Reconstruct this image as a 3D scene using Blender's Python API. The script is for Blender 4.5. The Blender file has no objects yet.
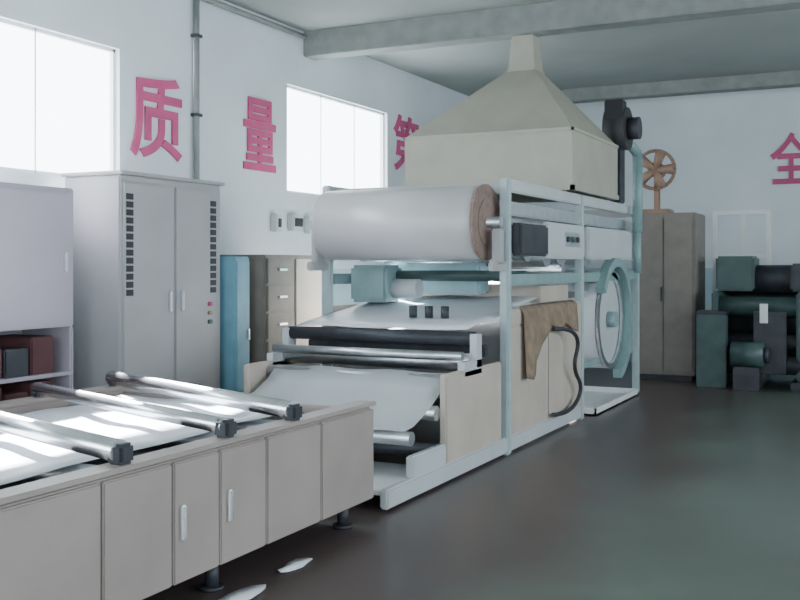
import bpy, bmesh, math, random
from mathutils import Vector, Matrix
random.seed(4)
C = bpy.context.scene.collection

# ---------------------------------------------------------------- materials
def mat(name, col, rough=0.6, metal=0.0, var=0.12, scale=6.0, bump=0.0, dark=None, coat=0.0):
    m = bpy.data.materials.new(name); m.use_nodes = True
    nt = m.node_tree; b = nt.nodes['Principled BSDF']
    tc = nt.nodes.new('ShaderNodeTexCoord')
    n = nt.nodes.new('ShaderNodeTexNoise'); n.inputs['Scale'].default_value = scale
    n.inputs['Detail'].default_value = 6
    nt.links.new(tc.outputs['Object'], n.inputs['Vector'])
    r = nt.nodes.new('ShaderNodeValToRGB')
    r.color_ramp.elements[0].position = 0.3; r.color_ramp.elements[1].position = 0.7
    d = dark if dark else tuple(c*(1-var*2) for c in col)
    r.color_ramp.elements[0].color = (*d, 1); r.color_ramp.elements[1].color = (*col, 1)
    nt.links.new(n.outputs['Fac'], r.inputs['Fac'])
    nt.links.new(r.outputs['Color'], b.inputs['Base Color'])
    b.inputs['Roughness'].default_value = rough; b.inputs['Metallic'].default_value = metal
    b.inputs['Coat Weight'].default_value = coat
    if bump:
        bp = nt.nodes.new('ShaderNodeBump'); bp.inputs['Strength'].default_value = bump
        nt.links.new(n.outputs['Fac'], bp.inputs['Height']); nt.links.new(bp.outputs['Normal'], b.inputs['Normal'])
    return m

def wall_mat():
    m = mat('painted_plaster', (0.72, 0.79, 0.83), 0.85, var=0.05, scale=1.2, bump=0.05)
    nt = m.node_tree; b = nt.nodes['Principled BSDF']
    g = nt.nodes.new('ShaderNodeNewGeometry'); s = nt.nodes.new('ShaderNodeSeparateXYZ')
    nt.links.new(g.outputs['Position'], s.inputs[0])
    c = nt.nodes.new('ShaderNodeMath'); c.operation = 'LESS_THAN'; c.inputs[1].default_value = 1.55
    nt.links.new(s.outputs['Z'], c.inputs[0])
    mx = nt.nodes.new('ShaderNodeMix'); mx.data_type = 'RGBA'
    src = b.inputs['Base Color'].links[0].from_socket
    nt.links.new(c.outputs[0], mx.inputs[0]); nt.links.new(src, mx.inputs[6])
    mx.inputs[7].default_value = (0.42, 0.58, 0.64, 1)
    nt.links.new(mx.outputs[2], b.inputs['Base Color'])
    return m

def floor_mat():
    m = mat('sealed_concrete', (0.135, 0.17, 0.14), 0.33, var=0.2, scale=0.55, dark=(0.085, 0.095, 0.08), bump=0.03)
    nt = m.node_tree; b = nt.nodes['Principled BSDF']
    src = b.inputs['Base Color'].links[0].from_socket
    # oily, brown walked-on strip beside the machine (by world X) broken up with noise
    g = nt.nodes.new('ShaderNodeNewGeometry'); s = nt.nodes.new('ShaderNodeSeparateXYZ')
    nt.links.new(g.outputs['Position'], s.inputs[0])
    n = nt.nodes.new('ShaderNodeTexNoise'); n.inputs['Scale'].default_value = .9; n.inputs['Detail'].default_value = 4
    nt.links.new(g.outputs['Position'], n.inputs['Vector'])
    ad = nt.nodes.new('ShaderNodeMath'); ad.operation = 'MULTIPLY_ADD'; ad.inputs[1].default_value = 1.6
    nt.links.new(n.outputs['Fac'], ad.inputs[0]); nt.links.new(s.outputs['X'], ad.inputs[2])
    mr = nt.nodes.new('ShaderNodeMapRange'); mr.inputs['From Min'].default_value = -1.3; mr.inputs['From Max'].default_value = -.5
    mr.inputs['To Min'].default_value = 1; mr.inputs['To Max'].default_value = 0
    nt.links.new(ad.outputs[0], mr.inputs['Value'])
    mx = nt.nodes.new('ShaderNodeMix'); mx.data_type = 'RGBA'
    nt.links.new(mr.outputs[0], mx.inputs[0]); nt.links.new(src, mx.inputs[6]); mx.inputs[7].default_value = (.085, .062, .06, 1)
    nt.links.new(mx.outputs[2], b.inputs['Base Color'])
    return m

M = dict(
 wall=wall_mat(),
 ceil=mat('ceiling_paint', (0.36, 0.39, 0.37), 0.9, var=0.08, scale=0.8),
 beam=mat('beam_paint', (0.27, 0.29, 0.28), 0.85),
 floor=floor_mat(),
 beige=mat('beige_enamel', (0.42, 0.36, 0.335), 0.4, var=0.08, scale=2.5),
 cream=mat('cream_enamel', (0.60, 0.53, 0.46), 0.5, var=0.08, scale=3),
 grey=mat('grey_enamel', (0.43, 0.43, 0.44), 0.5, var=0.06, scale=2),
 lgrey=mat('light_grey_enamel', (0.60, 0.64, 0.66), 0.45, var=0.06, scale=2),
 pink=mat('pale_enamel', (0.46, 0.42, 0.49), 0.5, var=0.05, scale=2),
 brown=mat('tan_enamel', (0.24, 0.215, 0.19), 0.6, var=0.1),
 teal=mat('teal_enamel', (0.28, 0.42, 0.43), 0.45, var=0.1),
 aqua=mat('aqua_enamel', (0.42, 0.62, 0.66), 0.35, var=0.08),
 post=mat('pale_teal_enamel', (0.48, 0.58, 0.60), 0.45, var=0.08),
 blue=mat('blue_enamel', (0.22, 0.46, 0.58), 0.5, var=0.1),
 green=mat('dark_green_enamel', (0.06, 0.11, 0.11), 0.45, var=0.15),
 dark=mat('dark_iron', (0.06, 0.065, 0.078), 0.5, 0.3, var=0.2),
 black=mat('black_rubber', (0.035, 0.037, 0.042), 0.6, var=0.1),
 chrome=mat('polished_steel', (0.93, 0.95, 0.98), 0.25, 1.0, var=0.03),
 steel=mat('brushed_steel', (0.74, 0.77, 0.80), 0.35, 1.0, var=0.08, scale=12),
 hood=mat('galvanised_hood', (0.48, 0.46, 0.385), 0.55, 0.1, var=0.08, scale=2.5),
 film=mat('white_fabric', (0.82, 0.85, 0.90), 0.35, var=0.03, scale=3),
 rollm=mat('rolled_fabric', (0.62, 0.60, 0.61), 0.4, 0.1, var=0.04, scale=2),
 card=mat('roll_end_card', (0.29, 0.20, 0.17), 0.8, var=0.15, scale=18),
 cloth=mat('brown_cloth', (0.33, 0.24, 0.17), 0.9, var=0.2, scale=8),
 orange=mat('orange_enamel', (0.40, 0.25, 0.18), 0.5, var=0.15),
 red=mat('red_sign_paint', (0.55, 0.09, 0.22), 0.6, var=0.08),
 maroon=mat('maroon_boxes', (0.12, 0.045, 0.05), 0.7, var=0.2),
 white=mat('white_enamel', (0.84, 0.86, 0.86), 0.5, var=0.05),
)

# ---------------------------------------------------------------- helpers
def empty(name, loc=(0, 0, 0)):
    e = bpy.data.objects.new(name, None); e.location = loc; C.objects.link(e)
    e.empty_display_size = 0.1
    return e
def finish(name, bm, m, parent=None, smooth=False):
    me = bpy.data.meshes.new(name); bm.to_mesh(me); bm.free()
    me.materials.append(M[m] if isinstance(m, str) else m)
    if smooth:
        for p in me.polygons: p.use_smooth = len(p.vertices) == 4 or smooth == 2
    o = bpy.data.objects.new(name, me); C.objects.link(o)
    if parent:
        o.parent = parent; o.matrix_parent_inverse = Matrix.Translation(-Vector(parent.location))
    return o
def addbox(bm, a, b):
    lo = Vector([min(a[i], b[i]) for i in range(3)]); hi = Vector([max(a[i], b[i]) for i in range(3)])
    r = bmesh.ops.create_cube(bm, size=1)
    for v in r['verts']:
        v.co = Vector([lo[i] + (v.co[i]+.5)*(hi[i]-lo[i]) for i in range(3)])
def box(name, a, b, m, parent=None, bev=0.012):
    bm = bmesh.new(); addbox(bm, a, b)
    s = min(abs(a[i]-b[i]) for i in range(3))
    if bev: bmesh.ops.bevel(bm, geom=bm.edges[:], offset=min(bev, s*.3), segments=2, affect='EDGES')
    return finish(name, bm, m, parent)
def boxes(name, lst, m, parent=None):
    bm = bmesh.new()
    for a, b in lst: addbox(bm, a, b)
    return finish(name, bm, m, parent)
def addcyl(bm, p, q, r, r2=None, seg=40, caps=True):
    p, q = Vector(p), Vector(q); d = q-p
    mt = Matrix.Translation((p+q)/2) @ d.to_track_quat('Z', 'Y').to_matrix().to_4x4()
    bmesh.ops.create_cone(bm, cap_ends=caps, segments=seg, radius1=r, radius2=r if r2 is None else r2, depth=d.length, matrix=mt)
def cyl(name, p, q, r, m, parent=None, r2=None, seg=40):
    bm = bmesh.new(); addcyl(bm, p, q, r, r2, seg)
    return finish(name, bm, m, parent, smooth=True)
def tube(name, pts, r, m, parent=None):
    cu = bpy.data.curves.new(name, 'CURVE'); cu.dimensions = '3D'; cu.bevel_depth = r; cu.bevel_resolution = 4
    sp = cu.splines.new('NURBS'); sp.points.add(len(pts)-1); sp.use_endpoint_u = True; sp.order_u = 3
    for i, p in enumerate(pts): sp.points[i].co = (*p, 1)
    cu.use_fill_caps = True
    t = bpy.data.objects.new(name, cu); C.objects.link(t)
    me = bpy.data.meshes.new_from_object(t.evaluated_get(bpy.context.evaluated_depsgraph_get()))
    bpy.data.objects.remove(t)
    me.materials.clear(); me.materials.append(M[m])
    for p in me.polygons: p.use_smooth = True
    o = bpy.data.objects.new(name, me); C.objects.link(o)
    if parent:
        o.parent = parent; o.matrix_parent_inverse = Matrix.Translation(-Vector(parent.location))
    return o
def sheet(name, x0, x1, prof, m, parent=None, th=0.006):
    """surface swept along X through a (y,z) profile"""
    bm = bmesh.new(); N = 12; rows = []
    for y, z in prof:
        rows.append([bm.verts.new((x0+(x1-x0)*i/N, y, z + 0.006*math.sin(i*1.3+y*5))) for i in range(N+1)])
    for a, b in zip(rows, rows[1:]):
        for i in range(N): bm.faces.new((a[i], a[i+1], b[i+1], b[i]))
    o = finish(name, bm, m, parent, smooth=2)
    s = o.modifiers.new('t', 'SOLIDIFY'); s.thickness = th
    return o

# ---------------------------------------------------------------- room shell
XL, XR, YB, YF, H = -6.4, 4.5, 16.5, -3.0, 4.4
T = 0.12
def wall_with_openings(name, axis, pos, out, s0, s1, ops):
    bm = bmesh.new()
    def seg(a, b, z0, z1):
        if b-a < 1e-4 or z1-z0 < 1e-4: return
        if axis == 'x': addbox(bm, (pos, a, z0), (pos+out*T, b, z1))
        else: addbox(bm, (a, pos, z0), (b, pos+out*T, z1))
    cur = s0
    for a, b, z0, z1 in sorted(ops):
        seg(cur, a, 0, H); seg(a, b, 0, z0); seg(a, b, z1, H); cur = b
    seg(cur, s1, 0, H)
    return finish(name, bm, 'wall')
W0 = (0.4, 3.2, 2.36, 3.58); W1 = (4.2, 7.05, 2.36, 3.58); W2 = (9.85, 12.4, 2.45, 3.72)
WR = [(0.5, 3.5, 1.3, 3.3), (5.5, 8.5, 1.3, 3.3), (10.5, 13.5, 1.3, 3.3)]
wall_with_openings('wall_left', 'x', XL, -1, YF, YB, [W0, W1, W2])
wall_with_openings('wall_right', 'x', XR, 1, YF, YB, WR)
wall_with_openings('wall_back', 'y', YB, 1, XL-T, XR+T, [])
wall_with_openings('wall_front', 'y', YF, -1, XL-T, XR+T, [(-4.0, -1.0, 1.3, 3.3), (0.5, 3.5, 1.3, 3.3)])
box('floor', (XL-T, YF-T, -0.15), (XR+T, YB+T, 0), 'floor', bev=0)
box('ceiling', (XL-T, YF-T, H), (XR+T, YB+T, H+0.2), 'ceil', bev=0)
for i, (y, z) in enumerate([(-0.2, 4.1), (5.0, 4.1), (10.2, 4.1), (15.4, 4.2)]):
    box('trim_%d' % (i+1), (XL, y, z), (XR, y+0.28, H), 'beam', bev=0.01)
box('baseboard_back', (XL, YB-0.02, 0), (XR, YB, 0.14), 'teal', bev=0.004)
box('baseboard_left', (XL, YF, 0), (XL+0.02, YB-0.02, 0.14), 'teal', bev=0.004)

wn = 0
def window_x(pos, out, w, nm=3):
    global wn; wn += 1
    a, b, z0, z1 = w; e = empty('window_%d' % wn, (pos+out*0.07, (a+b)/2, (z0+z1)/2))
    x0, x1 = pos+out*0.05, pos+out*0.09; t = 0.03
    L = [((x0, a, z0), (x1, b, z0+t)), ((x0, a, z1-t), (x1, b, z1)), ((x0, a, z0), (x1, a+t, z1)), ((x0, b-t, z0), (x1, b, z1))]
    for k in range(1, nm):
        y = a+(b-a)*k/nm; L.append(((x0, y-.006, z0), (x1-out*.03, y+.006, z1)))
    boxes('frame', L, 'white', e)
for w in [W0, W1, W2]: window_x(XL, -1, w)
for w in WR: window_x(XR, 1, w)

# ---------------------------------------------------------------- wall signs
def sign(ch, name, kind, c, w, h):
    cu = bpy.data.curves.new(name, 'FONT'); cu.body = ch; cu.extrude = 0.01; cu.offset = 0.016
    t = bpy.data.objects.new('tmp', cu); C.objects.link(t)
    bpy.context.view_layer.update()
    me = bpy.data.meshes.new_from_object(t.evaluated_get(bpy.context.evaluated_depsgraph_get()))
    bpy.data.objects.remove(t)
    xs = [v.co.x for v in me.vertices]; ys = [v.co.y for v in me.vertices]
    cx, cy = (min(xs)+max(xs))/2, (min(ys)+max(ys))/2; sx, sy = max(xs)-min(xs), max(ys)-min(ys)
    for v in me.vertices:
        a = (v.co.x-cx)/sx*w; b = (v.co.y-cy)/sy*h; d = v.co.z+0.012
        v.co = (c[0]+d, c[1]+a, c[2]+b) if kind == 'x' else (c[0]+a, c[1]-d, c[2]+b)
    me.materials.clear(); me.materials.append(M['red'])
    o = bpy.data.objects.new(name, me); C.objects.link(o)
sign('质', 'wall_sign_character', 'x', (XL, 7.55, 3.02), 0.74, 0.80)
sign('量', 'wall_sign_character', 'x', (XL, 9.28, 3.05), 0.62, 0.80)
sign('第', 'wall_sign_character', 'x', (XL, 12.98, 3.35), 0.8, 0.80)
sign('全', 'wall_sign_character', 'y', (-1.50, YB, 3.25), 0.62, 0.80)

cd = empty('wall_conduit', (XL+0.05, 8.1, 3.3))
cyl('pipe', (XL+0.04, 8.12, 1.9), (XL+0.04, 8.12, 4.39), 0.03, 'beam', cd)
cyl('pipe_run', (XL+0.05, 8.12, 4.32), (XL+0.05, 10.15, 4.32), 0.03, 'beam', cd)
for z in (2.4, 3.1, 3.9): box('clip', (XL, 8.07, z), (XL+0.08, 8.17, z+0.03), 'dark', cd, 0.003)
sb = empty('wall_switch_box', (XL+0.05, 9.8, 2.05))
for y, w, z in ((9.5, .12, 1.98), (9.85, .22, 2.0), (10.2, .14, 1.98)):
    box('case', (XL, y, z), (XL+0.09, y+w, z+0.2), 'lgrey', sb); box('cover', (XL+0.09, y+.03, z+.05), (XL+0.1, y+w-.03, z+.15), 'dark', sb, .003)

# ---------------------------------------------------------------- electric cabinet
def two_door_cabinet(name, x0, x1, y0, y1, z, m):
    e = empty(name, ((x0+x1)/2, (y0+y1)/2, 0))
    box('plinth', (x0+.02, y0+.02, 0), (x1-.03, y1-.02, .1), 'dark', e)
    box('body', (x0, y0, .1), (x1, y1, z), m, e)
    ym = (y0+y1)/2
    for a, b in ((y0+.03, ym-.008), (ym+.008, y1-.03)):
        box('door', (x1, a, .16), (x1+.022, b, z-.06), m, e, .008)
    box('door_gap', (x1-.01, ym-.006, .17), (x1+.004, ym+.006, z-.07), 'dark', e, 0)
    return e
ec = two_door_cabinet('electrical_cabinet', -6.20, -5.6, 6.17, 7.5, 2.33, 'grey')
for y in (6.25, 7.35):
    for k in range(13):
        box('vent', (-5.579, y-.03, 1.35+k*.065), (-5.572, y+.05, 1.40+k*.065), 'black', ec, 0)
for y in (6.74, 6.9): box('handle', (-5.578, y, 1.2), (-5.545, y+.025, 1.38), 'steel', ec)
for k, c in enumerate(('red', 'orange', 'green')): cyl('lamp', (-5.58, 7.3, 1.25+k*-.08), (-5.55, 7.3, 1.25-k*.08), .02, c, ec)
box('cap', (-6.22, 6.14, 2.33), (-5.56, 7.53, 2.36), 'grey', ec)

# pale storage cabinet with open shelf at bottom
sc = empty('storage_cabinet', (-6.1, 4.4, 0))
x0, x1, y0, y1 = -6.36, -5.80, 3.03, 5.88
box('upper', (x0, y0, 1.12), (x1, y1, 2.20), 'pink', sc)
ym = (y0+y1)/2
for y in (y0, ym-.02, y1-.04): box('side', (x0, y, 0), (x1, y+.04, 1.12), 'pink', sc)
box('back', (x0, y0, 0), (x0+.03, y1, 1.12), 'pink', sc)
for z in (.08, .40, .74): box('shelf', (x0, y0, z), (x1, y1, z+.03), 'pink', sc)
for z in (.43, .77):
    for s0, s1 in ((y0+.05, ym-.03), (ym+.03, y1-.05)):
        y = s0
        while y+.24 < s1:
            box('carton', (x0+.08, y, z), (x1-.04, y+.23, z+.2+.1*random.random()), random.choice(['maroon', 'maroon', 'dark']), sc)
            y += .25
dw = (y1-y0-.06)/3
for k in (0, 1, 2):
    ya = y0+.03+k*dw
    box('door', (x1, ya+.005, 1.15), (x1+.02, ya+dw-.005, 2.16), 'pink', sc, .006)
    box('pull', (x1+.02, ya+dw-.1, 1.55), (x1+.04, ya+dw-.07, 1.70), 'steel', sc, .004)

bl = empty('blue_locker', (-5.75, 7.72, 0))
box('body', (-6.0, 7.58, .06), (-5.5, 7.82, 1.68), 'blue', bl)
box('base', (-5.98, 7.6, 0), (-5.52, 7.80, .06), 'dark', bl)
box('door', (-5.5, 7.6, .1), (-5.485, 7.80, 1.64), 'blue', bl, .005)
box('handle', (-5.485, 7.76, .9), (-5.465, 7.78, 1.0), 'steel', bl, .004)
dc = empty('drawer_cabinet', (-5.7, 8.4, 0))
box('body', (-6.05, 7.95, .06), (-5.42, 9.0, 1.7), 'brown', dc)
box('base', (-6.0, 7.98, 0), (-5.46, 8.97, .06), 'dark', dc)
for k in range(6):
    box('drawer', (-5.42, 7.98, .1+k*.265), (-5.40, 8.45, .34+k*.265), 'brown', dc, .006)
    box('pull', (-5.40, 8.15, .22+k*.265), (-5.375, 8.29, .24+k*.265), 'steel', dc, .004)
box('cream_door', (-5.42, 8.48, .1), (-5.40, 8.97, 1.66), 'cream', dc, .006)

# ---------------------------------------------------------------- foreground table cabinet
ft = empty('roller_feed_table', (-4.0, 3.6, 0))
X0, X1, Y0, Y1 = -5.05, -2.95, 1.2, 5.54
edges = [1.2, 1.9, 2.6, 3.15, 3.6, 3.95, 4.35, 4.9, 5.54]
box('side_frame', (X1-.10, Y0, .13), (X1-.025, Y1, .72), 'beige', ft)
for a, b in zip(edges, edges[1:]):
    box('side_panel', (X1-.025, a+.006, .14), (X1, b-.006, .70), 'beige', ft, .008)
box('far_side_panel', (X0, Y0, .13), (X0+.1, Y1, .72), 'beige', ft)
for y in (Y0, Y1-.06): box('end_panel', (X0+.1, y, .13), (X1-.1, y+.06, .70), 'beige', ft)
box('inner_tray', (X0+.1, Y0+.06, .42), (X1-.1, Y1-.06, .46), 'dark', ft)
box('top_rail', (X1-.12, Y0-.01, .72), (X1+.01, Y1+.01, .745), 'beige', ft, .006)
box('top_rail_far', (X0-.01, Y0-.01, .72), (X0+.12, Y1+.01, .745), 'beige', ft, .006)
for y in (1.4, 2.7, 4.0, 5.3):
    for x in (X1-.09, X0+.06):
        cyl('foot', (x, y, 0), (x, y, .14), .035, 'dark', ft); cyl('foot_pad', (x, y, 0), (x, y, .02), .06, 'dark', ft)
for y in (3.64, 4.0):
    box('door_pull', (X1, y, .34), (X1+.02, y+.035, .50), 'chrome', ft, .006)
def bracket(x, y, par, z=.745, h=.09, s=.045):
    box('bearing', (x-s, y-s, z), (x+s, y+s, z+h), 'dark', par, .015)
for (ya, yb, r) in ((4.66, 5.44, .05), (4.05, 4.75, .04), (3.30, 3.95, .05), (2.5, 3.1, .045)):
    cyl('guide_roller', (X1-.04, ya, .80), (X0+.04, yb, .80), r, 'chrome', ft)
    bracket(X1-.05, ya+.01, ft); bracket(X0+.05, yb-.01, ft, s=.03, h=.07)
for y in (5.0, 4.5, 3.5, 2.2):
    cyl('idler_roller', (X1-.1, y, .62), (X0+.1, y, .62), .055, 'steel', ft)
prof = [(5.42, .66), (5.3, .70), (5.1, .695), (4.85, .69), (4.6, .70), (4.4, .69), (4.2, .69), (4.0, .69), (3.7, .685), (3.4, .685), (3.1, .68), (2.8, .68)]
sheet('film_web', X0+.28, X1-.42, prof, 'film', ft)

# ---------------------------------------------------------------- laminating machine
lm = empty('laminating_machine', (-3.85, 9.3, 0))
A, B = -2.95, -4.75
def both(fn):
    fn(A-.06, A); fn(B, B+.06)
both(lambda a, b: box('base_rail', (a, 5.72, .02), (b, 10.15, .15), 'lgrey', lm))
both(lambda a, b: box('side_panel_infeed', (a, 6.66, .15), (b, 7.78, .80), 'cream', lm))
both(lambda a, b: box('infeed_plate', (a, 6.1, .15), (b, 6.66, .30), 'lgrey', lm))
xi0, xi1 = B+.06, A-.06
def roller(y, z, r, m='steel', x0=None, x1=None):
    cyl('roller', (x0 or xi0-.02, y, z), (x1 or xi1+.02, y, z), r, m, lm)
roller(6.2, .40, .05, 'steel', xi0, xi1); roller(6.62, .52, .055, 'steel', xi0-.02, xi1)
roller(6.55, .26, .05, 'dark'); roller(6.95, .72, .05, 'steel'); roller(7.05, .50, .07, 'dark')
roller(7.3, 1.02, .055, 'dark'); roller(7.22, .84, .07, 'steel'); roller(7.45, .62, .08, 'steel'); roller(7.05, .90, .035, 'steel')
boxes('roller_bearing_arms', [((xi1, 7.0, .75), (A, 7.34, .86)), ((B, 7.0, .75), (xi0, 7.34, .86)), ((xi1, 7.24, .8), (A, 7.34, 1.06)), ((B, 7.24, .8), (xi0, 7.34, 1.06))], 'lgrey', lm)
box('floor_tray', (xi0, 5.75, .10), (xi1, 6.62, .13), 'white', lm)
box('cross_beam', (xi0, 7.55, .85), (xi1, 7.65, .95), 'dark', lm)
sheet('web_lower', xi0+.08, xi1-.04, [(6.15, .455), (6.3, .47), (6.45, .52), (6.62, .59), (6.8, .67), (6.95, .78)], 'lgrey', lm)
sheet('web_upper', xi0+.06, xi1-.04, [(7.28, 1.09), (7.45, 1.12), (7.8, 1.15), (8.2, 1.20), (8.6, 1.25), (9.0, 1.30)], 'film', lm)
for y in (7.95, 10.12, 12.6):
    both(lambda a, b: box('post', (a-.01, y-.045, .0), (b+.01, y+.045, 2.33), 'post', lm))
both(lambda a, b: box('top_beam', (a, 7.95, 2.22), (b, 12.65, 2.33), 'lgrey', lm))
both(lambda a, b: box('upper_beam', (a, 8.0, 2.02), (b, 12.6, 2.14), 'steel', lm))
both(lambda a, b: box('mid_beam', (a, 8.0, 1.42), (b, 12.6, 1.52), 'teal', lm))
both(lambda a, b: box('waist_beam', (a, 8.0, 1.08), (b, 10.15, 1.22), 'cream', lm))
for y in (8.02, 12.55): box('cross_beam_top', (xi0, y-.04, 2.2), (xi1, y+.04, 2.3), 'grey', lm)
box('drying_tray', (xi0, 8.1, 2.06), (xi1, 12.5, 2.12), 'steel', lm)
both(lambda a, b: box('side_panel_main', (a, 8.0, .15), (b, 10.08, 1.08), 'cream', lm))
box('panel_seam', (A, 9.0, .2), (A+.004, 9.012, 1.05), 'brown', lm, 0)
box('inner_cover', (xi0, 8.1, .3), (xi1, 10.0, .98), 'grey', lm)
box('coating_trough', (xi0+.1, 9.1, 1.24), (xi1-.05, 10.0, 1.40), 'cream', lm)
box('drive_box', (A-.02, 8.03, 1.68), (A+.08, 8.78, 1.96), 'dark', lm, .02)
box('upper_side_cover', (A-.02, 8.82, 1.66), (A+.05, 10.05, 2.0), 'lgrey', lm, .02)
box('upper_side_cover', (A-.02, 10.2, 1.66), (A+.05, 12.5, 2.0), 'lgrey', lm, .02)
box('meter_panel', (A+.05, 9.35, 1.78), (A+.06, 9.85, 1.92), 'steel', lm, .003)
for k in range(3): cyl('button', (A+.06, 9.42+k*.16, 1.85), (A+.08, 9.42+k*.16, 1.85), .028, ['dark', 'green', 'dark'][k], lm)
for y, z, r, m in ((8.6, 1.80, .17, 'chrome'), (9.15, 1.72, .14, 'steel'), (9.6, 1.78, .2, 'chrome'), (10.5, 1.75, .18, 'steel'), (11.6, 1.85, .12, 'steel')):
    roller(y, z, r, m, xi0-.02, xi1)
roller(8.5, 1.50, .05, 'green'); roller(9.6, 1.55, .06, 'steel')
box('gearbox', (xi0+.03, 8.25, 1.25), (xi0+.42, 8.6, 1.60), 'teal', lm, .03)
cyl('motor', (xi0+.42, 8.42, 1.38), (xi0+.68, 8.42, 1.38), .09, 'lgrey', lm)
box('coater_hood', (xi0+.2, 8.75, 1.32), (xi0+1.15, 9.02, 1.62), 'aqua', lm, .03)
for x in (-3.75, -3.6, -3.45): cyl('pressure_knob', (x, 7.75, 1.15), (x, 7.75, 1.25), .035, 'dark', lm)
# heated drum with guard arch
roller(11.3, .98, .56, 'lgrey')
def ringmesh(name, cy, cz, r0, r1, xa, xb, m, a_from=0, a_to=2*math.pi):
    bm = bmesh.new(); NR = 48
    R = []
    for i in range(NR+1):
        a = a_from+(a_to-a_from)*i/NR
        R.append([bm.verts.new((x, cy+r*math.cos(a), cz+r*math.sin(a))) for x, r in ((xa, r0), (xb, r0), (xb, r1), (xa, r1))])
    for p, q in zip(R, R[1:]):
        for k in range(4): bm.faces.new((p[k], p[(k+1) % 4], q[(k+1) % 4], q[k]))
    bm.faces.new(R[0]); bm.faces.new(R[-1])
    bmesh.ops.recalc_face_normals(bm, faces=bm.faces[:])
    return finish(name, bm, m, lm)
ringmesh('drum_guard_arch', 11.3, .98, .60, .70, A-.02, A+.08, 'teal', -1.35, 2.6)
ringmesh('drum_rim', 11.3, .98, .50, .56, A-.03, A+.0, 'steel')
cyl('drum_hub', (A-.05, 11.3, .98), (A+.06, 11.3, .98), .09, 'teal', lm)
box('rear_side_plate', (A-.055, 10.18, .50), (A-.045, 12.5, .56), 'teal', lm)
box('dryer_floor', (xi0, 10.2, 1.25), (xi1, 10.55, 1.32), 'grey', lm)
both(lambda a, b: box('roll_arm', (a, 7.62, 1.55), (b, 7.96, 1.63), 'grey', lm))
both(lambda a, b: box('roll_arm_end', (a+.0, 7.70, 1.60), (b, 7.84, 1.90), 'grey', lm))
# cloth hanging over the side beam, long at its near end, and hose on side
bm = bmesh.new(); rows = []
drops = [.62, .64, .60, .50, .36, .26, .22, .20, .22, .24, .22, .20, .22, .28, .30, .26]
for j in range(11):
    row = []
    for i in range(16):
        y = 8.25+i*.105; t = j/10
        z = 1.235 - t*drops[i]
        x = A+.02+.03*t+.025*math.sin(i*1.5)*t
        if j == 0: x = A-.02; z = 1.24
        row.append(bm.verts.new((x, y, z)))
    rows.append(row)
for a, b in zip(rows, rows[1:]):
    for i in range(15): bm.faces.new((a[i], a[i+1], b[i+1], b[i]))
o = finish('draped_cloth', bm, 'cloth', lm, smooth=2); o.modifiers.new('t', 'SOLIDIFY').thickness = .012
tube('air_hose', [(A+.05, 9.0, 1.0), (A+.12, 9.3, 1.0), (A+.13, 9.6, .85), (A+.1, 9.45, .6), (A+.08, 9.9, .35), (A+.06, 9.5, .14), (A+.05, 9.0, .2)], .02, 'dark', lm)

# big roll
fr = empty('fabric_roll', (-3.85, 7.6, 1.98))
RY, RZ = 7.77, 1.955
cyl('roll_body', (-4.58, RY, RZ), (-3.10, RY, RZ), .31, 'rollm', fr, seg=96)
cyl('end_face', (-3.10, RY, RZ), (-3.075, RY, RZ), .318, 'card', fr, seg=64)
cyl('end_ring', (-3.075, RY, RZ), (-3.068, RY, RZ), .2, 'card', fr, seg=64)
cyl('end_face_far', (-4.60, RY, RZ), (-4.58, RY, RZ), .305, 'rollm', fr, seg=64)
cyl('core', (-4.75, RY, RZ), (-2.95, RY, RZ), .045, 'steel', fr)

# ---------------------------------------------------------------- exhaust hood
hd = empty('exhaust_hood', (-3.8, 10.35, 2.4))
hx0, hx1, hy0, hy1 = -4.72, -2.88, 9.55, 11.3
bm = bmesh.new()
def ring(x0, x1, y0, y1, z): return [bm.verts.new(p) for p in ((x0, y0, z), (x1, y0, z), (x1, y1, z), (x0, y1, z))]
cx, cy = -3.68, 10.45
rs = [ring(hx0, hx1, hy0, hy1, 2.38), ring(hx0, hx1, hy0, hy1, 2.95), ring(cx-.15, cx+.15, cy-.15, cy+.15, 3.72), ring(cx-.12, cx+.12, cy-.12, cy+.12, 4.1)]
for a, b in zip(rs, rs[1:]):
    for i in range(4): bm.faces.new((a[i], a[(i+1) % 4], b[(i+1) % 4], b[i]))
o = finish('hood_shell', bm, 'hood', hd); s = o.modifiers.new('t', 'SOLIDIFY'); s.thickness = .02
def rim(z, name, g=.02, h=.05):
    boxes(name, [((hx0-g, hy0-g, z), (hx1+g, hy0+g, z+h)), ((hx0-g, hy1-g, z), (hx1+g, hy1+g, z+h)),
                 ((hx0-g, hy0-g, z), (hx0+g, hy1+g, z+h)), ((hx1-g, hy0-g, z), (hx1+g, hy1+g, z+h))], 'hood', hd)
rim(2.34, 'lower_rim'); rim(2.93, 'upper_rim', .012, .03)
box('duct_flange', (cx-.17, cy-.17, 3.70), (cx+.17, cy+.17, 3.73), 'hood', hd)
bw = empty('exhaust_blower', (-2.9, 11.75, 3.1))
cyl('scroll', (-3.1, 11.7, 3.2), (-2.85, 11.7, 3.2), .25, 'black', bw)
cyl('motor', (-2.85, 11.7, 3.2), (-2.72, 11.7, 3.2), .13, 'dark', bw)
box('outlet', (-3.08, 11.47, 3.2), (-2.87, 11.69, 3.52), 'black', bw)
box('stand', (-3.05, 11.6, 2.33), (-2.93, 11.85, 2.98), 'dark', bw)
cyl('duct', (-2.84, 12.1, 2.0), (-2.84, 12.1, 2.95), .06, 'teal', bw)
cyl('duct_elbow', (-2.84, 12.1, 2.95), (-2.93, 11.85, 3.1), .06, 'teal', bw)
cyl('duct_lower', (-2.84, 12.1, 1.5), (-2.84, 12.1, 2.0), .045, 'teal', bw)

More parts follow.
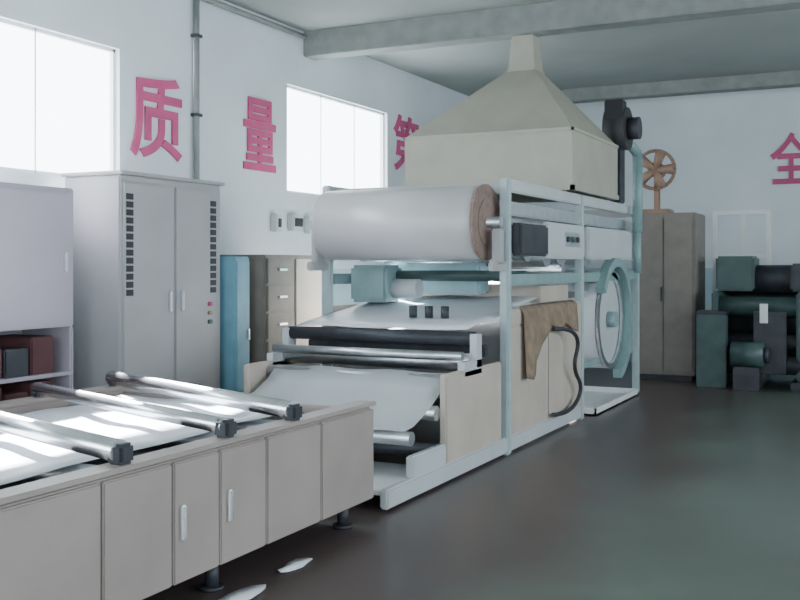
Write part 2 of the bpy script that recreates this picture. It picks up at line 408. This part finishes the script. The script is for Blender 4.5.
# ---------------------------------------------------------------- rear equipment
rc = empty('rear_control_cabinet', (-2.8, 14.4, 0))
box('body', (-3.35, 14.0, .08), (-2.5, 14.8, 2.32), 'brown', rc)
box('plinth', (-3.3, 14.03, 0), (-2.55, 14.77, .08), 'dark', rc)
for a in (-3.32, -2.92): box('door', (a, 13.98, .14), (a+.39, 14.0, 2.25), 'brown', rc, .006)
box('handle', (-2.96, 13.95, 1.1), (-2.94, 13.98, 1.3), 'dark', rc, .004)
om = empty('orange_fan', (-3.0, 14.4, 2.35))
FX = -3.1
box('foot', (FX-.2, 14.2, 2.32), (FX+.2, 14.6, 2.39), 'orange', om)
box('stand', (FX-.04, 14.36, 2.39), (FX+.04, 14.44, 2.72), 'orange', om)
bm = bmesh.new()
for i in range(24):
    a0, a1 = 2*math.pi*i/24, 2*math.pi*(i+1)/24
    addcyl(bm, (FX+.27*math.cos(a0), 14.28, 2.95+.27*math.sin(a0)), (FX+.27*math.cos(a1), 14.28, 2.95+.27*math.sin(a1)), .025, seg=8)
finish('cage_ring', bm, 'orange', om, smooth=True)
cyl('fan_motor', (FX, 14.3, 2.95), (FX, 14.52, 2.95), .11, 'orange', om)
box('motor_mount', (FX-.04, 14.37, 2.7), (FX+.04, 14.43, 2.9), 'orange', om)
for k in range(5):
    a = k*2*math.pi/5; cyl('blade', (FX, 14.28, 2.95), (FX+.26*math.cos(a), 14.28, 2.95+.26*math.sin(a)), .04, 'orange', om, r2=.08)

rw = empty('rewinding_machine', (-1.4, 14.4, 0))
for x in (-2.2, -1.15, 0.1):
    box('side_plate', (x-.04, 13.7, .1), (x+.04, 15.0, 1.25), 'green', rw, .03)
    box('foot', (x-.1, 13.6, 0), (x+.1, 15.1, .1), 'dark', rw)
for y, z, r, m in ((13.85, .6, .1, 'dark'), (13.9, 1.05, .13, 'green'), (14.3, .85, .22, 'dark'), (14.4, 1.4, .2, 'dark'), (14.8, 1.15, .1, 'green'), (13.8, .3, .12, 'dark')):
    cyl('roller', (-2.2, y, z), (.1, y, z), r, m, rw)
box('back_panel', (-2.15, 14.9, .1), (.05, 14.95, 1.2), 'green', rw)
box('head_box', (-2.25, 14.1, 1.25), (-1.75, 14.7, 1.72), 'green', rw, .03)
box('head_box', (-1.3, 14.1, 1.25), (-.95, 14.7, 1.62), 'dark', rw, .03)
box('head_box', (-.15, 14.1, 1.25), (.2, 14.7, 1.8), 'green', rw, .03)
box('console', (-2.40, 13.5, 0), (-2.02, 13.68, .95), 'green', rw)
box('console_top', (-2.40, 13.5, .95), (-2.02, 13.8, 1.0), 'dark', rw)
for x in (-1.75, -.7):
    box('motor_base', (x-.16, 13.3, 0), (x+.16, 13.66, .3), 'dark', rw)
    cyl('motor', (x-.2, 13.48, .45), (x+.2, 13.48, .45), .16, 'green', rw); cyl('pulley', (x+.2, 13.48, .45), (x+.26, 13.48, .45), .1, 'dark', rw)
box('cover', (-1.7, 13.62, .2), (-1.3, 13.68, 1.0), 'dark', rw)
box('label_plate', (-1.62, 13.6, .85), (-1.52, 13.62, 1.1), 'white', rw, .003)
gr = empty('guard_railing', (-1.9, 15.4, 0))
L = []
for x in (-2.45, -2.05, -1.7): L.append(((x-.03, 15.3, 0), (x+.03, 15.36, 2.4)))
for z in (1.7, 2.34): L.append(((-2.42, 15.305, z), (-1.73, 15.355, z+.06)))
boxes('rails', L, 'white', gr)

# white rimmed slab, added in place of a sun patch under the rear frame
wt = empty('rear_sun_patch', (-3.3, 11.4, 0))
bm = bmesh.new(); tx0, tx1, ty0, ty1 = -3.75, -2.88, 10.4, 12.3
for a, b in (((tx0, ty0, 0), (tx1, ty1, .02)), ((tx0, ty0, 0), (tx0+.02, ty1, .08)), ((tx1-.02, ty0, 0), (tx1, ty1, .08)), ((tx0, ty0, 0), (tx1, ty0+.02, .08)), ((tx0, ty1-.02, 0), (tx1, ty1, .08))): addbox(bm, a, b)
finish('sun_patch_slab', bm, 'white', wt)
# thin white pieces, added in place of sunlit floor patches beside the table
def sun_patch(cx, cy, rx, ry, rot):
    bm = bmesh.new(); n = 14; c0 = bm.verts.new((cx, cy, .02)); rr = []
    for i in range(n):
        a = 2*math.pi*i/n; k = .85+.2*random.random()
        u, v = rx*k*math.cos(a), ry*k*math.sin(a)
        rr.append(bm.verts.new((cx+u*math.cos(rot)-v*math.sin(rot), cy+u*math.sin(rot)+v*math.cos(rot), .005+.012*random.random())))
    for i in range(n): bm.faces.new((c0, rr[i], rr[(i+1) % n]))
    o = finish('sun_patch_piece', bm, 'film', None, smooth=2); o.modifiers.new('t', 'SOLIDIFY').thickness = .004
sun_patch(-2.84, 3.95, .07, .22, 0); sun_patch(-2.87, 4.5, .045, .16, 0)

# ---------------------------------------------------------------- light
w = bpy.data.worlds.new('World'); bpy.context.scene.world = w; w.use_nodes = True
bg = w.node_tree.nodes['Background']; bg.inputs[0].default_value = (.84, .94, 1, 1); bg.inputs[1].default_value = 10.5
def area(name, loc, rot, sx, sy, p, portal=False, col=(1, 1, 1)):
    l = bpy.data.lights.new(name, 'AREA'); l.shape = 'RECTANGLE'; l.size = sx; l.size_y = sy; l.energy = p; l.color = col
    l.cycles.is_portal = portal
    o = bpy.data.objects.new(name, l); o.location = loc; o.rotation_euler = rot; C.objects.link(o)
hp = math.pi/2
for a, b, z0, z1 in (W0, W1, W2):
    area('window_portal', (XL-.2, (a+b)/2, (z0+z1)/2), (0, -hp, 0), z1-z0, b-a, 1, True)
for a, b, z0, z1 in WR:
    area('window_portal', (XR+.2, (a+b)/2, (z0+z1)/2), (0, hp, 0), z1-z0, b-a, 1, True)
for a in (-2.5, 2.0):
    area('window_portal', (a, YF-.2, 2.3), (hp, 0, 0), 3, 2, 1, True)
sl = bpy.data.lights.new('sun', 'SUN'); sl.energy = 110; sl.angle = .02; sl.color = (.93, .96, 1)
so = bpy.data.objects.new('sun', sl); so.location = (-12, 9, 8)
so.rotation_euler = Vector((2.2, -1.35, -2.2)).to_track_quat('-Z', 'Y').to_euler(); C.objects.link(so)

# ---------------------------------------------------------------- camera
cam = bpy.data.cameras.new('camera'); cam.lens = 45; cam.sensor_width = 36; cam.shift_y = -35/800
co = bpy.data.objects.new('camera', cam); co.location = (0, 0, 1.6)
co.rotation_euler = (hp, 0, math.radians(26.57)); C.objects.link(co)
bpy.context.scene.camera = co
